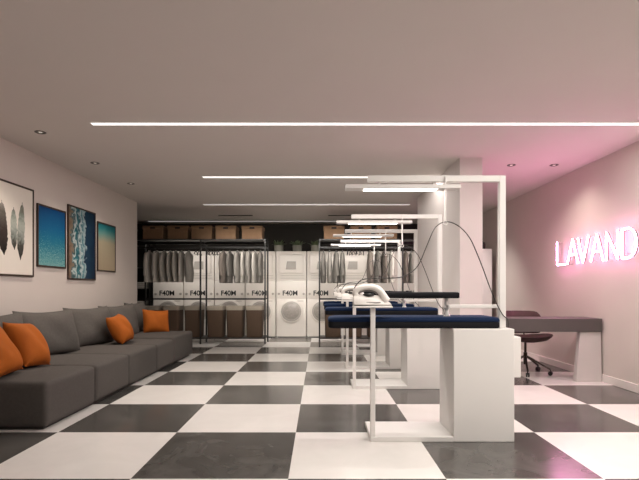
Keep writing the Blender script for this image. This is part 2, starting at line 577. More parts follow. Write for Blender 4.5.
BC = [(4.76, 0.88, 'nearest the camera at the frame edge'), (5.80, 0.88, 'second from the camera, behind the orange pair'), (6.85, 0.88, 'third from the camera, with no pillow on it'),
      (7.87, 0.87, 'fourth from the camera, behind a lone orange pillow'), (8.63, 0.56, 'farthest from the camera, narrow, next to the white washers')]
for i, (y, w, s) in enumerate(BC):
    o = pillow(w, 0.57, 0.25, 16, 0.10, i, 0.06).done('back_cushion', M_sofa2, sharp=80)
    o.location = (-3.235, y, 0.683 if i < 4 else 0.705)
    o.rotation_euler = (R(-15), R(random.uniform(-1.5, 1.5)), R(76 + random.uniform(-2, 2)))
    tag(o, 'grey back cushion on the sofa, ' + s, 'cushion', 'grey back cushions on the sofa')
OP = [(-2.86, 4.26, 0.66, 90, -30, 0.43, 0.48, 'cut by the left frame edge'), (-2.89, 4.80, 0.66, 90, -30, 0.43, 0.49, 'right behind the nearest orange one'),
      (-2.86, 6.96, 0.64, 90, -30, 0.41, 0.43, 'alone in the middle of the sofa'), (-2.83, 8.40, 0.65, 40, -18, 0.46, 0.42, 'at the far end of the sofa')]
for i, (x, y, z, rz, rx, w, h, s) in enumerate(OP):
    o = pillow(w, h, 0.25, 14, 0.10, 20 + i, 0.03).done('throw_pillow', M_orange, sharp=80)
    o.location = (x, y, z)
    o.rotation_euler = (R(rx), R((-4, 6, -5, 4)[i]), R(rz))
    tag(o, 'square orange velvet throw pillow ' + s, 'pillow', 'orange throw pillows on the sofa')

# ------------------------------------------------------------------ pictures on the left wall
def picture(y0, y1, z0, z1, art, label, name='framed_picture', fw=0.022):
    yc, zc = (y0 + y1) / 2, (z0 + z1) / 2
    t = thing(name, (XL, yc, zc), label, 'picture', 'framed pictures on the left wall')
    a, b = (y1 - y0) / 2, (z1 - z0) / 2
    f = MB()
    f.box(0.002, 0.022, -a, a, b - fw, b).box(0.002, 0.022, -a, a, -b, -b + fw)
    f.box(0.002, 0.022, -a, -a + fw, -b + fw, b - fw).box(0.002, 0.022, a - fw, a, -b + fw, b - fw)
    f.done('picture_frame', M_frame, t, smooth=False)
    MB().box(0.004, 0.016, -a + fw, a - fw, -b + fw, b - fw).done('print', art, t, smooth=False)
    return t


def feather(y, z, h, w, mat, parent, seed, tilt):
    rnd = random.Random(seed)
    mb = MB()
    n = 26
    L, Rr = [], []
    for i in range(n + 1):
        u = i / n
        q = w / 2 * (math.sin(math.pi * min(1, u * 0.93 + 0.07)) ** 0.62) * (1 if u > 0.12 else u / 0.12 * 0.8 + 0.1)
        if u > 0.93:
            q = 0.004
        zz = -h / 2 + h * u
        L.append((-q * (1 + rnd.uniform(-0.12, 0.1)), zz))
        Rr.append((q * 0.85 * (1 + rnd.uniform(-0.12, 0.1)), zz))
    pts = L + Rr[::-1]
    lo = [mb.bm.verts.new((0.0160, p[0], p[1])) for p in pts]
    hi = [mb.bm.verts.new((0.0172, p[0], p[1])) for p in pts]
    m = n + 1
    for vs in (lo, hi):
        for i in range(n):
            mb.bm.faces.new((vs[i], vs[i + 1], vs[2 * m - 2 - i], vs[2 * m - 1 - i]))
    k = len(pts)
    for i in range(k):
        j = (i + 1) % k
        mb.bm.faces.new((lo[i], lo[j], hi[j], hi[i]))
    o = mb.done('feather', mat, parent, smooth=False)
    o.location = (0, y, z)
    o.rotation_euler = (R(tilt), 0, 0)
    return o


pf = picture(4.93, 6.08, 1.357, 2.447, M_paper, 'large framed print of feathers on cream paper, nearest the camera')
zc = (1.357 + 2.447) / 2
yc = (4.93 + 6.08) / 2
feather(5.49 - yc, 1.90 - zc, 0.62, 0.19, M_feather, pf, 1, 4)
feather(5.69 - yc, 1.915 - zc, 0.50, 0.13, M_feather2, pf, 2, 2)
feather(5.83 - yc, 1.90 - zc, 0.70, 0.15, M_feather2, pf, 3, -3)
feather(5.29 - yc, 1.90 - zc, 0.58, 0.11, M_feather2, pf, 4, 2)
picture(6.16, 6.85, 1.493, 2.30, M_sea, 'framed picture of plain deep blue sea water')
picture(6.91, 7.76, 1.345, 2.42, M_surf, 'framed aerial picture of white surf breaking along a shore')
picture(7.83, 8.52, 1.50, 2.306, M_beach, 'framed picture of pale sand under a teal strip, farthest from the camera')

# ------------------------------------------------------------------ ironing stations
OX = 1.0          # local origin of a station in x


def bx(mb, x0, x1, y0, y1, z0, z1, b=0.003, s=1):
    return mb.box(x0 - OX, x1 - OX, y0, y1, z0, z1, b, s)


def make_station(y):
    t = thing('ironing_station', (OX, y, 0), '', 'ironing table', 'white ironing stations in a row')
    bx(MB(), 0.40, 1.056, 0.0, 0.45, 0.0, 0.04).done('base_plate', M_wmetal, t)
    bx(MB(), 1.056, 1.534, 0.0, 0.45, 0.0, 0.889, 0.004).done('pedestal', M_white, t)
    mo = bx(MB(), 1.534, 1.67, 0.2, 0.40, 0.47, 0.807, 0.006).done('steam_unit', M_white, t)
    bx(MB(), 0.402, 0.440, 0.002, 0.040, 0.04, 1.055).done('post', M_wmetal, t)
    # small shelf that carries the iron
    bx(MB(), 0.265, 0.575, -0.025, 0.125, 1.055, 1.068, 0.004).done('iron_rest', M_wmetal, t)
    # tall frame: upright and cantilevered top rail
    f = MB()
    bx(f, 1.448, 1.498, 0.08, 0.13, 0.889, 2.117)
    bx(f, 0.390, 1.448, 0.08, 0.13, 2.067, 2.117)
    f.done('upright_frame', M_wmetal, t)
    # lamp
    l = bx(MB(), 0.207, 1.130, 0.055, 0.165, 2.008, 2.040, 0.004).done('lamp_housing', M_wmetal, t)
    MB().box(0.355 - OX, 0.950 - OX, 0.062, 0.158, 2.003, 2.014, 0.003, 1).done('lamp_tube', em('lamp_glow', (1.0, 0.93, 0.84), LAMP_POWER), l)
    la = bpy.data.lights.new('lamp_beam', 'AREA')
    la.shape = 'RECTANGLE'
    la.size, la.size_y = 0.59, 0.09
    la.energy = LAMP_WATTS
    la.color = (1.0, 0.93, 0.84)
    lo = bpy.data.objects.new('lamp_beam', la)
    COL.objects.link(lo)
    lo.location = (0.6525 - OX, 0.11, 2.001)
    lo.parent = l
    for xx in (0.48, 0.92):
        bx(MB(), xx, xx + 0.012, 0.098, 0.112, 2.040, 2.067, 0.0).done('lamp_bracket', M_wmetal, l)
    # cord hanger rod
    rd = MB().tube([(1.008 - OX, 0.068, 2.105), (1.008 - OX, 0.068, 1.745)], 0.0075, 8)
    rd.tube([(1.008 - OX + 0.016 * math.cos(a), 0.068, 1.732 + 0.016 * math.sin(a)) for a in [k * math.pi / 6 for k in range(12)]], 0.004, 6, closed=True)
    rd.done('cord_hanger', M_wmetal, t)
    # padded board with a rounded nose on the left
    mb = MB()
    pts = []
    x0, x1, y0, y1 = 0.07 - OX, 1.445 - OX, 0.046, 0.435
    rn, rc = 0.12, 0.03
    for cx, cy, r, a0 in ((x1 - rc, y0 + rc, rc, -90), (x1 - rc, y1 - rc, rc, 0), (x0 + rn, y1 - rn, rn, 90), (x0 + 0.05, y0 + 0.05, 0.05, 180)):
        for k in range(7):
            a = R(a0 + 90 * k / 6)
            pts.append((cx + r * math.cos(a), cy + r * math.sin(a)))
    cxm, cym = (x0 + x1) / 2, (y0 + y1) / 2

    def inset(d):
        out = []
        for px, py in pts:
            out.append((cxm + (px - cxm) * (1 - d / ((x1 - x0) / 2)), cym + (py - cym) * (1 - d / ((y1 - y0) / 2))))
        return out
    lb = [(0.889, 0.012), (0.897, 0.003), (0.900, 0.002), (0.937, 0.002), (0.941, 0.006)]
    MB().rings([[Vector((px, py, z)) for px, py in inset(d)] for z, d in lb]).done('board_base', M_blackfelt, t, sharp=60)
    lv = [(0.0, 0.9415, 0.004), (0.0, 0.945, 0.0), (0.0, 0.956, 0.0), (0.0, 0.966, 0.004), (0.0, 0.975, 0.014), (0.0, 0.979, 0.032), (0.0, 0.980, 0.09)]
    mb.rings([[Vector((px, py, z)) for px, py in inset(d)] for _, z, d in lv])
    mb.done('padded_board', M_navy, t, sharp=60)
    # sleeve board on its bent support
    s = MB()
    bx(s, 1.045, 1.448, 0.092, 0.118, 1.050, 1.078, 0.003)
    s.done('support_rail', M_wmetal, t)
    s = MB().tube([(1.055 - OX, 0.20, 0.978), (1.055 - OX, 0.20, 1.0), (1.05 - OX, 0.20, 1.13)], [0.030, 0.017, 0.017], 12)
    s.tube([(1.055 - OX, 0.12, 1.066), (1.055 - OX, 0.205, 1.066)], 0.012, 10)
    s.lathe([(0.024, -0.012), (0.028, 0.0), (0.024, 0.012)], (1.052 - OX, 0.2, 1.05), 12)
    s.done('sleeve_arm', M_wmetal, t)
    mb = MB()
    rings = []
    for z, d in ((1.128, 0.010), (1.134, 0.0), (1.168, 0.0), (1.177, 0.008), (1.179, 0.03)):
        ring = []
        for cx, cy, r, a0 in ((1.135, 0.150, 0.01, -90), (1.135, 0.245, 0.01, 0), (0.57, 0.225, 0.035, 90), (0.57, 0.175, 0.035, 180)):
            for k in range(5):
                a = R(a0 + 90 * k / 4)
                px, py = cx + r * math.cos(a), cy + r * math.sin(a)
                px = 0.84 + (px - 0.84) * (1 - d / 0.3)
                py = 0.198 + (py - 0.198) * (1 - d / 0.06)
                ring.append(Vector((px - OX, py, z)))
        rings.append(ring)
    mb.rings(rings)
    mb.done('sleeve_board', M_blackfelt, t, sharp=60)
    return t


def make_iron(y):
    """nose towards +x; local origin under the middle of the soleplate"""
    t = thing('steam_iron', (0.42, y + 0.05, 1.0685), '', 'iron', 'steam irons on the ironing stations')

    def outline(L, W, x_back, n=10):
        pts = []
        for k in range(n + 1):
            u = k / n
            x = x_back + L * u
            w = W / 2 * (1 - u ** 2.6) if u > 0.25 else W / 2 * (0.93 + 0.07 * math.sin(u / 0.25 * math.pi / 2))
            pts.append((x, max(w, 0.003)))
        return [(x, -w) for x, w in pts] + [(x, w) for x, w in reversed(pts)]
    o = outline(0.30, 0.120, -0.145)
    MB().rings([[Vector((x, y_, z)) for x, y_ in o] for z in (0.0, 0.012)]).done('soleplate', M_sole, t, sharp=40)
    rings = []
    for z, L, W, xb in ((0.0125, 0.300, 0.118, -0.147), (0.026, 0.292, 0.114, -0.150), (0.048, 0.252, 0.100, -0.150), (0.068, 0.225, 0.086, -0.150), (0.078, 0.205, 0.070, -0.148), (0.084, 0.185, 0.052, -0.145), (0.086, 0.160, 0.03, -0.138)):
        rings.append([Vector((x, y_, z)) for x, y_ in outline(L, W, xb)])
    body = MB().rings(rings).done('body', M_iron, t, sharp=50)
    h = spline([(-0.122, 0, 0.070), (-0.136, 0, 0.105), (-0.108, 0, 0.136), (-0.045, 0, 0.150), (0.020, 0, 0.144), (0.064, 0, 0.117), (0.092, 0, 0.076), (0.116, 0, 0.040)], 6)
    n = len(h)
    mb = MB()
    rings = []
    for i, p in enumerate(h):
        tt = (h[min(i + 1, n - 1)] - h[max(i - 1, 0)]).normalized()
        nn = Vector((-tt.z, 0, tt.x))
        k = i / (n - 1)
        ra, rb = 0.021 + 0.010 * k, 0.026 + 0.006 * k
        rings.append([p + nn * (ra * math.cos(q)) + Vector((0, rb * math.sin(q), 0)) for q in [2 * math.pi * j / 14 for j in range(14)]])
    mb.rings(rings)
    mb.done('handle', M_iron, t, sharp=60)
    MB().tube(spline([(-0.110, 0, 0.100), (-0.090, 0, 0.119), (-0.040, 0, 0.127), (0.014, 0, 0.121), (0.044, 0, 0.100)], 5), 0.013, 8).done('grip', M_irong, t)
    MB().lathe([(0.045, -0.004), (0.045, 0.008), (0.034, 0.016)], (-0.03, 0, 0.086), 16).done('dial', M_ink, t)
    MB().tube([(0.104, 0, 0.070), (0.130, 0, 0.062)], 0.010, 8).done('steam_button', M_irong, t)
    MB().tube([(-0.13, -0.050, 0.030), (0.06, -0.046, 0.030)], 0.004, 6).done('trim_line', M_irong, t)
    # cord: from the heel, sagging right, up through the hanger ring, down to the pedestal
    px = [(358, 283), (363, 279.5), (376, 278), (391, 278), (405, 276), (418, 266), (427, 246), (434, 230), (439.5, 224), (446, 221.6), (454, 223), (463, 229), (471, 239), (477, 252), (483, 267), (490, 286), (497, 303), (503.5, 315)]
    pts = []
    for i, (a, b) in enumerate(px):
        Y = 3.87
        pts.append(((a - 319.5) * Y / 485 - 0.42, 0.018 if i > 1 else 0.0, 1.2 - (b - 289.5) * Y / 485 - 1.0685))
    pts = [(-0.128, 0, 0.112), (-0.142, 0.004, 0.140)] + pts
    pts += [(1.500 - 0.42 + 0.015, 0.03, 0.95 - 1.0685), (1.545 - 0.42, 0.10, 0.83 - 1.0685), (1.56 - 0.42, 0.17, 0.79 - 1.0685)]
    MB().tube(spline(pts, 5), 0.0042, 6).done('cord', M_cord, t)
    return t


ST = [(3.816, 'nearest the camera'), (5.84, 'second from the camera'), (7.32, 'third from the camera'), (8.87, 'farthest from the camera')]
st0 = make_station(ST[0][0])
ir0 = make_iron(ST[0][0])
for i, (y, s) in enumerate(ST):
    o = st0 if i == 0 else copy_tree(st0)
    o.location.y = y
    o['label'] = 'white ironing station with navy pad and lamp, ' + s
    k = ir0 if i == 0 else copy_tree(ir0)
    k.location.y = y + 0.05
    k['label'] = 'white steam iron with black cord on the ironing station ' + s.split(',')[0]

# ------------------------------------------------------------------ back: washing machines
PITCH = 0.7685
WY = 12.08


def make_washer():
    t = thing('stacked_washer_dryer', (0, WY, 0), '', 'washing machine', 'stacked white washing machines along the back wall')
    w = PITCH / 2 - 0.009
    MB().box(-w, w, 0.03, 0.58, 0.025, 0.965, 0.012, 2).done('washer_body', M_washer, t)
    MB().box(-w, w, 0.03, 0.58, 1.425, 2.155, 0.012, 2).done('dryer_body', M_washer, t)
    MB().box(-w, w, 0.022, 0.58, 0.967, 1.423, 0.008, 2).done('control_panel', M_washer, t)
    MB().box(-w + 0.03, w - 0.03, 0.08, 0.55, 0.0, 0.026).done('toe_kick', M_hole, t, smooth=False)
    d = MB().lathe([(0.300, 0.03), (0.300, 0.012), (0.285, 0.0), (0.255, -0.004), (0.250, 0.03)], (0, 0, 0.655), 36, 'Y').done('washer_door', M_washer, t)
    MB().lathe([(0.252, 0.03), (0.250, -0.006), (0.235, -0.012), (0.205, -0.012), (0.200, 0.03)], (0, 0, 0.655), 36, 'Y').done('door_ring', M_wgrey, d)
    MB().lathe([(0.205, 0.03), (0.204, -0.004), (0.15, -0.022), (0.08, -0.032), (0.001, -0.035)], (0, 0, 0.655), 32, 'Y').done('door_glass', M_glass, d)
    MB().box(0.12, 0.30, 0.018, 0.03, 0.905, 0.920).done('drawer_slot', M_wgrey, t, smooth=False)
    me = text_mesh('F40M', 0.172, 0.004, 'model_print')
    o = bpy.data.objects.new('model_print', me)
    me.materials.append(M_ink)
    COL.objects.link(o)
    o.parent = t
    o.location = (-0.03, 0.020, 1.105)
    o.rotation_euler = (R(90), 0, 0)
    for xx in (-0.31, 0.31):
        MB().lathe([(0.030, 0.024), (0.030, 0.004), (0.022, 0.0), (0.001, 0.0)], (xx, 0, 1.09), 18, 'Y').done('knob', M_wgrey, t)
    fr = MB()
    for zz in (1.54, 1.48):
        fr.box(-0.27, 0.32, 0.018, 0.03, zz, zz + 0.007)
    fr.done('vent_line', M_seam, t, smooth=False)
    dd = MB()
    dd.box(-0.315, 0.305, 0.012, 0.035, 1.60, 2.075, 0.03, 3)
    dd = dd.done('dryer_door', M_washer, t)
    MB().hexa([(-0.14, 0.006, 1.70), (0.115, 0.006, 1.70), (0.115, 0.02, 1.70), (-0.14, 0.02, 1.70), (-0.105, 0.006, 1.90), (0.115, 0.006, 1.90), (0.115, 0.02, 1.90), (-0.105, 0.02, 1.90)], 0.004, 1).done('door_handle', M_wgrey, dd)
    return t


w0 = make_washer()
WX0 = (152.4 - 319.5) * WY / 485 + PITCH / 2
WL = ['at the far left of the row', 'second from the left of the row', 'third from the left of the row', 'fourth from the left of the row', 'standing fully uncovered under the first potted plants',
      'sixth from the left, partly behind the right rack post', 'seventh from the left, behind the right clothes rack', 'eighth from the left, behind the right clothes rack', 'at the right end of the row beside the column wall']
for i in range(9):
    o = w0 if i == 0 else copy_tree(w0)
    o.location.x = WX0 + PITCH * i
    o['label'] = 'white stacked washer and dryer ' + WL[i]

# potted plants on top of the machines
def make_plant(seed):
    rnd = random.Random(seed)
    t = thing('potted_plant', (0, WY + 0.22, 2.1555), '', 'plant', 'potted plants on the washing machines')
    MB().lathe([(0.100, 0.0), (0.115, 0.04), (0.120, 0.15), (0.126, 0.16), (0.112, 0.16), (0.106, 0.14), (0.001, 0.14)], seg=18).done('pot', M_pot, t)
    mb = MB()
    for k in range(44):
        a = rnd.uniform(0, 6.28)
        lean = rnd.uniform(0.15, 1.0)
        L = rnd.uniform(0.09, 0.17)
        base = Vector((0.07 * math.cos(a), 0.07 * math.sin(a), 0.145))
        d = Vector((math.cos(a) * lean, math.sin(a) * lean, 1.0)).normalized()
        side = Vector((-math.sin(a), math.cos(a), 0))
        n = d.cross(side)
        rings = []
        for u, w in ((0, 0.006), (0.3, 0.020), (0.6, 0.024), (0.85, 0.014), (1.0, 0.002)):
            p = base + d * L * u + Vector((math.cos(a), math.sin(a), -0.6)) * (0.05 * u * u * lean)
            rings.append([p - side * w, p - n * 0.003, p + side * w, p + n * 0.003])
        mb.rings(rings)
    mb.done('leaves', M_leaf, t)
    return t


for i, px in enumerate((278.8, 297.2, 315.6)):
    t = make_plant(40 + i)
    t.location.x = (px - 319.5) * (WY + 0.22) / 485
    t['label'] = ('leftmost', 'middle', 'rightmost')[i] + ' of three small potted plants on top of the washers'

# ------------------------------------------------------------------ clothes racks
FY, RY = 10.64, 11.20


def make_rack(name, xs, label):
    t = thing('clothes_rack', ((xs[0] + xs[-1]) / 2, (FY + RY) / 2, 0), label, 'clothes rack', 'black clothes racks at the back')
    ox, oy = t.location.x, t.location.y
    yf, yr = FY - oy, RY - oy
    q = 0.0165
    for x in xs:
        for y in (yf, yr):
            MB().box(x - ox - q, x - ox + q, y - q, y + q, 0, 2.285, 0.002, 1).done('post', M_black, t, smooth=False)
    x0, x1 = xs[0] - ox, xs[-1] - ox
    MB().box(x0 - q, x1 + q, yf - q, yr + q, 2.285, 2.310).done('top_shelf', M_black, t, smooth=False)
    MB().box(x0, x1, yf - q, yr + q, 0.118, 0.143).done('bottom_shelf', M_black, t, smooth=False)
    for y in (yf, yr):
        MB().box(x0, x1, y - 0.008, y + 0.008, 0.974, 1.000).done('cross_bar', M_black, t, smooth=False)
    MB().box(x0, x1, yf - 0.008, yf + 0.008, 2.105, 2.140).done('cross_bar', M_black, t, smooth=False)
    # added light bar under the shelf, put in to brighten the machines
    for xa, xb in zip(xs[:-1], xs[1:]):
        MB().box(xa - ox + 0.03, xb - ox - 0.03, yr - 0.09, yr - 0.05, 2.235, 2.284).done('added_shelf_light', M_black, t, smooth=False)
        la = bpy.data.lights.new('added_shelf_beam', 'AREA')
        la.shape = 'RECTANGLE'
        la.size, la.size_y = xb - xa - 0.08, 0.03
        la.energy = ADDED_SHELF_WATTS * (xb - xa)
        la.color = STRIP_COLOR
        la.spread = R(130)
        lo = bpy.data.objects.new('added_shelf_beam', la)
        COL.objects.link(lo)
        lo.location = ((xa + xb) / 2, RY - 0.045, 2.25)
        lo.rotation_euler = (R(42), 0, 0)
    for x in xs:
        MB().box(x - ox - 0.008, x - ox + 0.008, yf, yr, 2.135, 2.155).done('end_bar', M_black, t, smooth=False)
    MB().tube([(x0, 0, 2.135), (x1, 0, 2.135)], 0.014, 10).done('hanging_rail', M_black, t)
    return t


make_rack('rack', (-4.02, -2.612, -1.195), 'long black steel clothes rack in front of the washers on the left, behind the sofa')
make_rack('rack', (0.0, 1.827, 2.5), 'black steel clothes rack at the right, behind the ironing stations')
RAILZ = 2.149
GY = (FY + RY) / 2


def make_hanger():
    mb = MB()
    hook = [(0, 0.0, -0.075)] + [(0, 0.018 * math.cos(a) * -1 + 0.018, 0) for a in ()]
    c = []
    for k in range(9):
        a = R(-60 + 240 * k / 8)
        c.append((0, 0.018 * math.cos(a), -0.004 + 0.018 * math.sin(a) - 0.010))
    mb.tube([(0, 0.0, -0.085), (0, 0.002, -0.05)] + c, 0.004, 6)
    mb.tube(spline([(0, -0.205, -0.165), (0, -0.16, -0.135), (0, -0.04, -0.092), (0, 0, -0.084), (0, 0.04, -0.092), (0, 0.16, -0.135), (0, 0.205, -0.165)], 4), 0.009, 6)
    mb.tube([(0, -0.19, -0.160), (0, 0.19, -0.160)], 0.005, 6)
    return mb.done('coat_hanger', M_black)


def make_garment(mat, seed, L=0.70, wide=0.054):
    """hangs across the rail: shoulders along y, thin along x"""
    rnd = random.Random(seed)
    t = thing('hanging_garment', (0, GY, RAILZ - 0.083), '', 'clothing', 'garments on the clothes racks')
    ph = [rnd.uniform(0, 6.28) for _ in range(4)]
    mb = MB()
    rings = []
    n = 28
    for z, ax, ay in ((-0.006, 0.016, 0.05), (-0.030, 0.026, 0.12), (-0.062, 0.036, 0.185), (-0.10, 0.045, 0.205), (-0.2, 0.052, 0.21), (-0.35, 0.058, 0.212), (-0.5, 0.066, 0.216), (-L + 0.02, wide, 0.222), (-L, wide * 0.97, 0.222)):
        f = min(1, -z / L)
        ring = []
        for k in range(n):
            a = 2 * math.pi * k / n
            rr = 1 + 0.20 * f * math.sin(5 * a + ph[0]) + 0.12 * f * math.sin(9 * a + ph[1])
            x = ax * rr * math.cos(a) + 0.010 * f * math.sin(3 * f + ph[2])
            y = ay * math.copysign(abs(math.sin(a)) ** 0.8, math.sin(a))
            ring.append(Vector((x, y, z)))
        rings.append(ring)
    mb.rings(rings)
    mb.done('garment_body', mat, t, sharp=0)
    for s in (-1, 1):
        mb = MB()
        pts = spline([(0, s * 0.175, -0.075), (0.006, s * 0.222, -0.13), (0.010 * rnd.uniform(-1, 1), s * 0.238, -0.30), (0.018 * rnd.uniform(-1, 1), s * 0.236, -0.56)], 5)
        m = len(pts)
        mb.tube(pts, [0.040 - 0.008 * i / (m - 1) for i in range(m)], 10)
        mb.done('sleeve', mat, t, sharp=60)
    mb = MB()
    mb.rings([[Vector((0.020 * math.cos(2 * math.pi * k / 12) * q, 0.055 * math.sin(2 * math.pi * k / 12) * q, z)) for k in range(12)] for z, q in ((-0.02, 1.0), (0.012, 0.92))])
    mb.done('collar', mat, t)
    return t


hang0 = make_hanger()
protos = {}
first_hanger = True


def put_hanger(px, label, y=0.0):
    global first_hanger
    o = hang0 if first_hanger else hang0.copy()
    if not first_hanger:
        COL.objects.link(o)
    first_hanger = False
    o.location = ((px - 319.5) * GY / 485, GY + y, RAILZ)
    o.rotation_euler = (0, 0, R(random.uniform(-6, 6)))
    tag(o, label, 'hanger', 'coat hangers on the clothes racks')


def put_garment(px, colour, where, length, sx):
    key = (colour, length)
    if key not in protos:
        protos[key] = make_garment(SHIRT[colour], len(protos) + 60, length)
        o = protos[key]
    else:
        o = copy_tree(protos[key])
    o.location = ((px - 319.5) * GY / 485, GY, RAILZ - 0.083)
    o.scale = (sx, 1, 1)
    o.rotation_euler = (0, 0, R(random.uniform(-5, 5)))
    o['label'] = f'{colour} garment hanging on the {where}'


ROW1 = [(149.5, 'white', 1.1), (157, 'white', 1.1), (164.5, 'light grey', 1.0), (170.5, 'light grey', 0.8), (176, 'light grey', 0.9), (181.5, 'white', 0.8), (189, 'grey', 1.3)]
ROW2 = [(223.5, 'grey brown', 1.2), (230, 'dark grey', 0.9), (237.5, 'grey', 1.0), (243, 'light grey', 0.8), (249, 'grey', 0.9), (255, 'light grey', 0.8), (260.5, 'dark grey', 1.0)]
ROW3 = [(323.5, 'dark grey', 0.9), (329.5, 'grey', 0.9), (336, 'dark grey', 1.1), (342.5, 'dark grey', 1.0), (370, 'grey brown', 1.2), (377.5, 'dark grey', 1.1), (384, 'grey brown', 0.8), (391.5, 'white', 1.1), (405.5, 'grey brown', 1.0), (411.5, 'grey', 1.0)]
for row, where in ((ROW1, 'left bay of the left rack'), (ROW2, 'right bay of the left rack'), (ROW3, 'right clothes rack')):
    for i, (px, c, sx) in enumerate(row):
        w = f'{where}, {ORD[i]} from the left'
        put_garment(px, c, w, 0.70 if where.startswith('left') else 0.72, sx)
        put_hanger(px, f'black hanger holding the garment {ORD[i]} from the left, {where}')
for i, px in enumerate((196, 199.5, 208.5, 211, 213.5, 216, 218.5)):
    put_hanger(px, f'empty black hanger on the left clothes rack, {ORD[i]} from the left')
for i, px in enumerate((347.5, 350.5, 353.5, 356.5, 360, 363.5)):
    put_hanger(px, f'empty black hanger on the right clothes rack, {ORD[i]} from the left')

# storage boxes on top of the racks
def make_box():
    t = thing('storage_box', (0, 10.87, 2.311), '', 'box', 'brown storage boxes on the racks')
    MB().box(-0.222, 0.222, -0.21, 0.21, 0.0, 0.235, 0.006, 1).done('box_body', M_box, t)
    MB().box(-0.230, 0.230, -0.218, 0.218, 0.220, 0.292, 0.006, 1).done('lid', M_box, t)
    MB().box(-0.055, 0.055, -0.224, -0.214, 0.222, 0.262, 0.004, 1).done('handle_slot', M_hole, t)
    return t


b0 = make_box()
BXS = [(152.8, 'leftmost of the left rack row'), (177.5, 'second from the left on the left rack'), (201.5, 'third from the left on the left rack'), (225.7, 'fourth from the left on the left rack'), (252, 'at the right end of the left rack beside the plants'),
       (334, 'leftmost on the right rack'), (361, 'second from the left on the right rack'), (387, 'third from the left on the right rack')]
for i, (px, s) in enumerate(BXS):
    o = b0 if i == 0 else copy_tree(b0)
    o.location.x = (px - 319.5) * 10.66 / 485
    o['label'] = 'brown lidded storage box, ' + s

# laundry baskets
def make_basket():
    t = thing('laundry_basket', (0, GY - 0.02, 0.1435), '', 'basket', 'brown laundry baskets under the clothes')
    mb = MB()
    rings = []
    for z, a, b in ((0.0, 0.165, 0.18), (0.02, 0.172, 0.188), (0.66, 0.184, 0.215), (0.66, 0.174, 0.205), (0.1, 0.165, 0.18)):
        ring = []
        rc = 0.05
        for cx, cy, a0 in ((a - rc, -b + rc, -90), (a - rc, b - rc, 0), (-a + rc, b - rc, 90), (-a + rc, -b + rc, 180)):
            for k in range(5):
                q = R(a0 + 90 * k / 4)
                ring.append(Vector((cx + rc * math.cos(q), cy + rc * math.sin(q), z)))
        rings.append(ring)
    mb.rings(rings)
    mb.done('basket_body', M_wicker, t)
    mb = MB()
    rings = []
    for z, a, b in ((0.60, 0.187, 0.219), (0.675, 0.191, 0.223), (0.69, 0.184, 0.216), (0.675, 0.171, 0.202), (0.55, 0.166, 0.197)):
        ring = []
        rc = 0.05
        for cx, cy, a0 in ((a - rc, -b + rc, -90), (a - rc, b - rc, 0), (-a + rc, b - rc, 90), (-a + rc, -b + rc, 180)):
            for k in range(5):
                q = R(a0 + 90 * k / 4)
                ring.append(Vector((cx + rc * math.cos(q), cy + rc * math.sin(q), z)))
        rings.append(ring)
    mb.rings(rings, False, False)
    mb.done('liner', M_liner, t)
    return t


k0 = make_basket()
KXS = [(150.5, 'behind the far sofa cushion at the left'), (171, 'just right of the far orange pillow'), (192.5, 'directly left of the left rack middle posts'), (215, 'first right of the left rack middle posts'),
       (234.5, 'second right of the left rack middle posts'), (254, 'at the right end of the left rack'),
       (333, 'leftmost under the right rack'), (354, 'second from the left under the right rack'), (376, 'third from the left under the right rack')]
for i, (px, s) in enumerate(KXS):
    o = k0 if i == 0 else copy_tree(k0)
    o.location.x = (px - 319.5) * 10.72 / 485
    o['label'] = 'tall brown laundry basket with beige liner, ' + s

# dark shelving in the recess at the far left
t = thing('open_shelving', (-4.50, 12.35, 0), 'black open shelving left of the washing machines in the dark recess', 'shelving')
for x in (-0.25, 0.25):
    MB().box(x - 0.015, x + 0.015, -0.22, 0.22, 0, 2.72).done('side_panel', M_black, t, smooth=False)
for z in (0.1, 0.72, 1.2, 1.75, 2.3, 2.7):
    MB().box(-0.235, 0.235, -0.22, 0.22, z, z + 0.025).done('shelf', M_black, t, smooth=False)
for i, (z, s) in enumerate(((0.745, 'lower'), (1.225, 'upper'))):
    o = MB()
    for k in range(3):
        o.box(-0.16 + 0.01 * k, 0.15, -0.19, 0.15, z + 0.055 * k, z + 0.05 + 0.055 * k, 0.02, 2)
    o = o.done('folded_towels', M_wgrey, at=(-4.50, 12.33, z)) if False else o.done('folded_towels', M_wgrey)
    o.location = (-4.50, 12.33, 0.0005)
    tag(o, f'pile of folded grey towels on the {s} level of the dark shelving', 'towels', 'folded towels in the recess', 'stuff' if False else None)

# ------------------------------------------------------------------ desk, chair, tall cabinet on the right
t = thing('desk', (2.97, 6.62, 0), 'wide taupe desk with a thick top against the right wall', 'desk')
MB().box(2.25 - 2.97, 3.668 - 2.97, -0.33, 0.15, 0.650, 0.822, 0.004, 1).done('desk_top', M_desk, t)
zz = 0.649
MB().hexa([(3.335 - 2.97, -0.32, 0), (3.668 - 2.97, -0.32, 0), (3.668 - 2.97, -0.24, 0), (3.335 - 2.97, -0.24, 0),
           (3.40 - 2.97, -0.30, zz), (3.668 - 2.97, -0.30, zz), (3.668 - 2.97, -0.22, zz), (3.40 - 2.97, -0.22, zz)], 0.003, 1).done('panel_leg', M_panel, t)
MB().box(2.25 - 2.97, 2.33 - 2.97, -0.30, 0.12, 0.0, 0.649, 0.003, 1).done('panel_leg', M_panel, t)

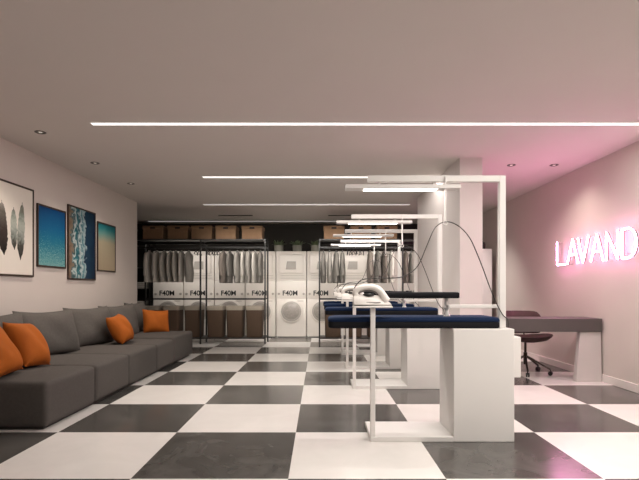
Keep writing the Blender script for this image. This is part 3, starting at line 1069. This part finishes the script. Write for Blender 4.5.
ch = thing('office_chair', (2.95, 6.95, 0), 'dark brown leather swivel chair on casters behind the desk', 'chair')
mb = MB()
n = 28
rings = []
for z, rx, ry in ((0.455, 0.06, 0.06), (0.458, 0.20, 0.17), (0.475, 0.30, 0.25), (0.505, 0.345, 0.28), (0.53, 0.36, 0.285), (0.535, 0.345, 0.27), (0.512, 0.30, 0.24), (0.495, 0.18, 0.15), (0.490, 0.05, 0.05)):
    rings.append([Vector((rx * math.cos(2 * math.pi * k / n), ry * math.sin(2 * math.pi * k / n) - 0.03, z + 0.035 * math.cos(2 * math.pi * k / n) ** 2 * (rx / 0.36))) for k in range(n)])
mb.rings(rings)
mb.done('seat', M_leather, ch, sharp=60)
mb = MB()
rings = []
for k in range(15):
    a = R(-68 + 136 * k / 14)
    cx, cy = 0.30 * math.sin(a), 0.02 + 0.26 * math.cos(a)
    hh = 0.165 - 0.055 * (abs(a) / R(68)) ** 8
    zc_ = 0.72
    nx, ny = math.sin(a), math.cos(a)
    ring = []
    for j in range(12):
        b = 2 * math.pi * j / 12
        ring.append(Vector((cx + nx * 0.022 * math.cos(b), cy + ny * 0.022 * math.cos(b) + 0.05 * math.sin(b) * hh / 0.165, zc_ + hh * math.sin(b))))
    rings.append(ring)
mb.rings(rings)
mb.done('backrest', M_leather, ch, sharp=60)
mb = MB()
for s in (-0.10, 0.10):
    mb.tube(spline([(s, 0.10, 0.466), (s, 0.26, 0.50), (s, 0.30, 0.62), (s, 0.305, 0.70)], 5), 0.012, 8)
mb.done('back_bracket', M_bronze, ch)
MB().tube([(0, 0, 0.13), (0, 0, 0.30), (0, 0, 0.30), (0, 0, 0.462)], [0.026, 0.026, 0.017, 0.017], 14).done('column', M_bronze, ch)
for k in range(5):
    a = R(-108 + 72 * k)
    c, s = math.cos(a), math.sin(a)
    lg = MB().tube(spline([(0.01 * c, 0.01 * s, 0.25), (0.14 * c, 0.14 * s, 0.185), (0.33 * c, 0.33 * s, 0.085)], 4), [0.016] * 4 + [0.014] * 5, 8).done('leg', M_bronze, ch)
    w = MB()
    px_, py_ = 0.33 * c, 0.33 * s
    for d in (-0.014, 0.014):
        dx, dy = -s * d, c * d
        rr = []
        for h in (-0.009, 0.009):
            rr.append([Vector((px_ + dx - s * h + c * 0.03 * math.cos(q), py_ + dy + c * h + s * 0.03 * math.cos(q), 0.031 + 0.03 * math.sin(q))) for q in [2 * math.pi * j / 14 for j in range(14)]])
        w.rings(rr)
    w.tube([(px_, py_, 0.085), (px_, py_, 0.035)], 0.008, 8)
    w.done('caster', M_black, lg)

t = thing('tall_cabinet', (3.30, 10.28, 0), 'tall plain white cabinet at the far end of the right wall', 'cabinet')
MB().box(-0.26, 0.26, -0.27, 0.27, 0.06, 2.04, 0.004, 1).done('cabinet_body', M_white, t)
MB().box(-0.255, -0.002, -0.288, -0.271, 0.07, 2.03, 0.003, 1).done('door', M_white, t)
dr = MB().box(0.002, 0.255, -0.288, -0.271, 0.07, 2.03, 0.003, 1).done('door', M_white, t)
MB().box(-0.25, 0.25, -0.24, 0.24, 0.0, 0.06).done('plinth', M_base, t, smooth=False)
t = thing('lidded_jar', (3.40, 10.12, 2.0405), 'small dark lidded jar on top of the tall white cabinet', 'jar')
MB().lathe([(0.045, 0.0), (0.058, 0.01), (0.060, 0.11), (0.050, 0.125), (0.047, 0.125)], seg=18).done('jar_body', M_jar, t)
MB().lathe([(0.050, 0.126), (0.050, 0.145), (0.020, 0.15), (0.018, 0.168), (0.001, 0.172)], seg=18).done('lid', M_jar, t)

# ------------------------------------------------------------------ neon sign
M_neon = em('pink_neon', NEON_COLOR, NEON_POWER)
ns = thing('neon_sign', (XR, 6.6, 1.57), 'glowing pink neon sign of capital letters reading LAVAND on the right wall', 'neon sign')
SX = XR - 0.045
H = 0.345


def letter(strokes, y0, y1, z0=0.0):
    mb = MB()
    sup = []
    bk = MB()
    w = y0 - y1
    for st in strokes:
        pts = [(-0.08, y0 - u * w - 6.6, z0 + v * H) for u, v in st]
        q = []
        for i in range(len(pts) - 1):
            a, b = Vector(pts[i]), Vector(pts[i + 1])
            m = max(1, int((b - a).length / 0.05))
            q += [a.lerp(b, k / m) for k in range(m)]
        q.append(Vector(pts[-1]))
        mb.tube(q, 0.0095, 8)
        bk.tube([p + Vector((0.016, 0, 0)) for p in q], 0.0145, 8)
        for p in (q[0], q[-1]):
            sup.append(p)
    o = mb.done('letter', M_neon, ns)
    bk.done('added_light_shield', M_irong, o)  # added behind each tube to keep its light off the wall
    for p in sup:
        MB().tube([(-0.08, p.y, p.z), (0.0, p.y, p.z)], 0.006, 6).done('standoff', M_skirt, o)


arc = [(0.42 + 0.58 * math.sin(a), 0.5 - 0.5 * math.cos(a)) for a in [math.pi * k / 12 for k in range(13)]]
LET = {
    'L': [[(0, 1), (0, 0), (1, 0)]],
    'A': [[(0, 0), (0.5, 1), (1, 0)], [(0.2, 0.36), (0.8, 0.36)]],
    'V': [[(0, 1), (0.5, 0), (1, 1)]],
    'N': [[(0, 0), (0, 1), (1, 0), (1, 1)]],
    'D': [[(0.0, 0.0)] + arc + [(0.0, 1.0), (0.0, 0.0)]],
}
for c, a, b in (('L', 7.535, 7.27), ('A', 7.22, 6.92), ('V', 6.93, 6.66), ('A', 6.60, 6.31), ('N', 6.24, 6.00), ('D', 5.915, 5.65)):
    letter(LET[c], a * 0.978, b * 0.978)
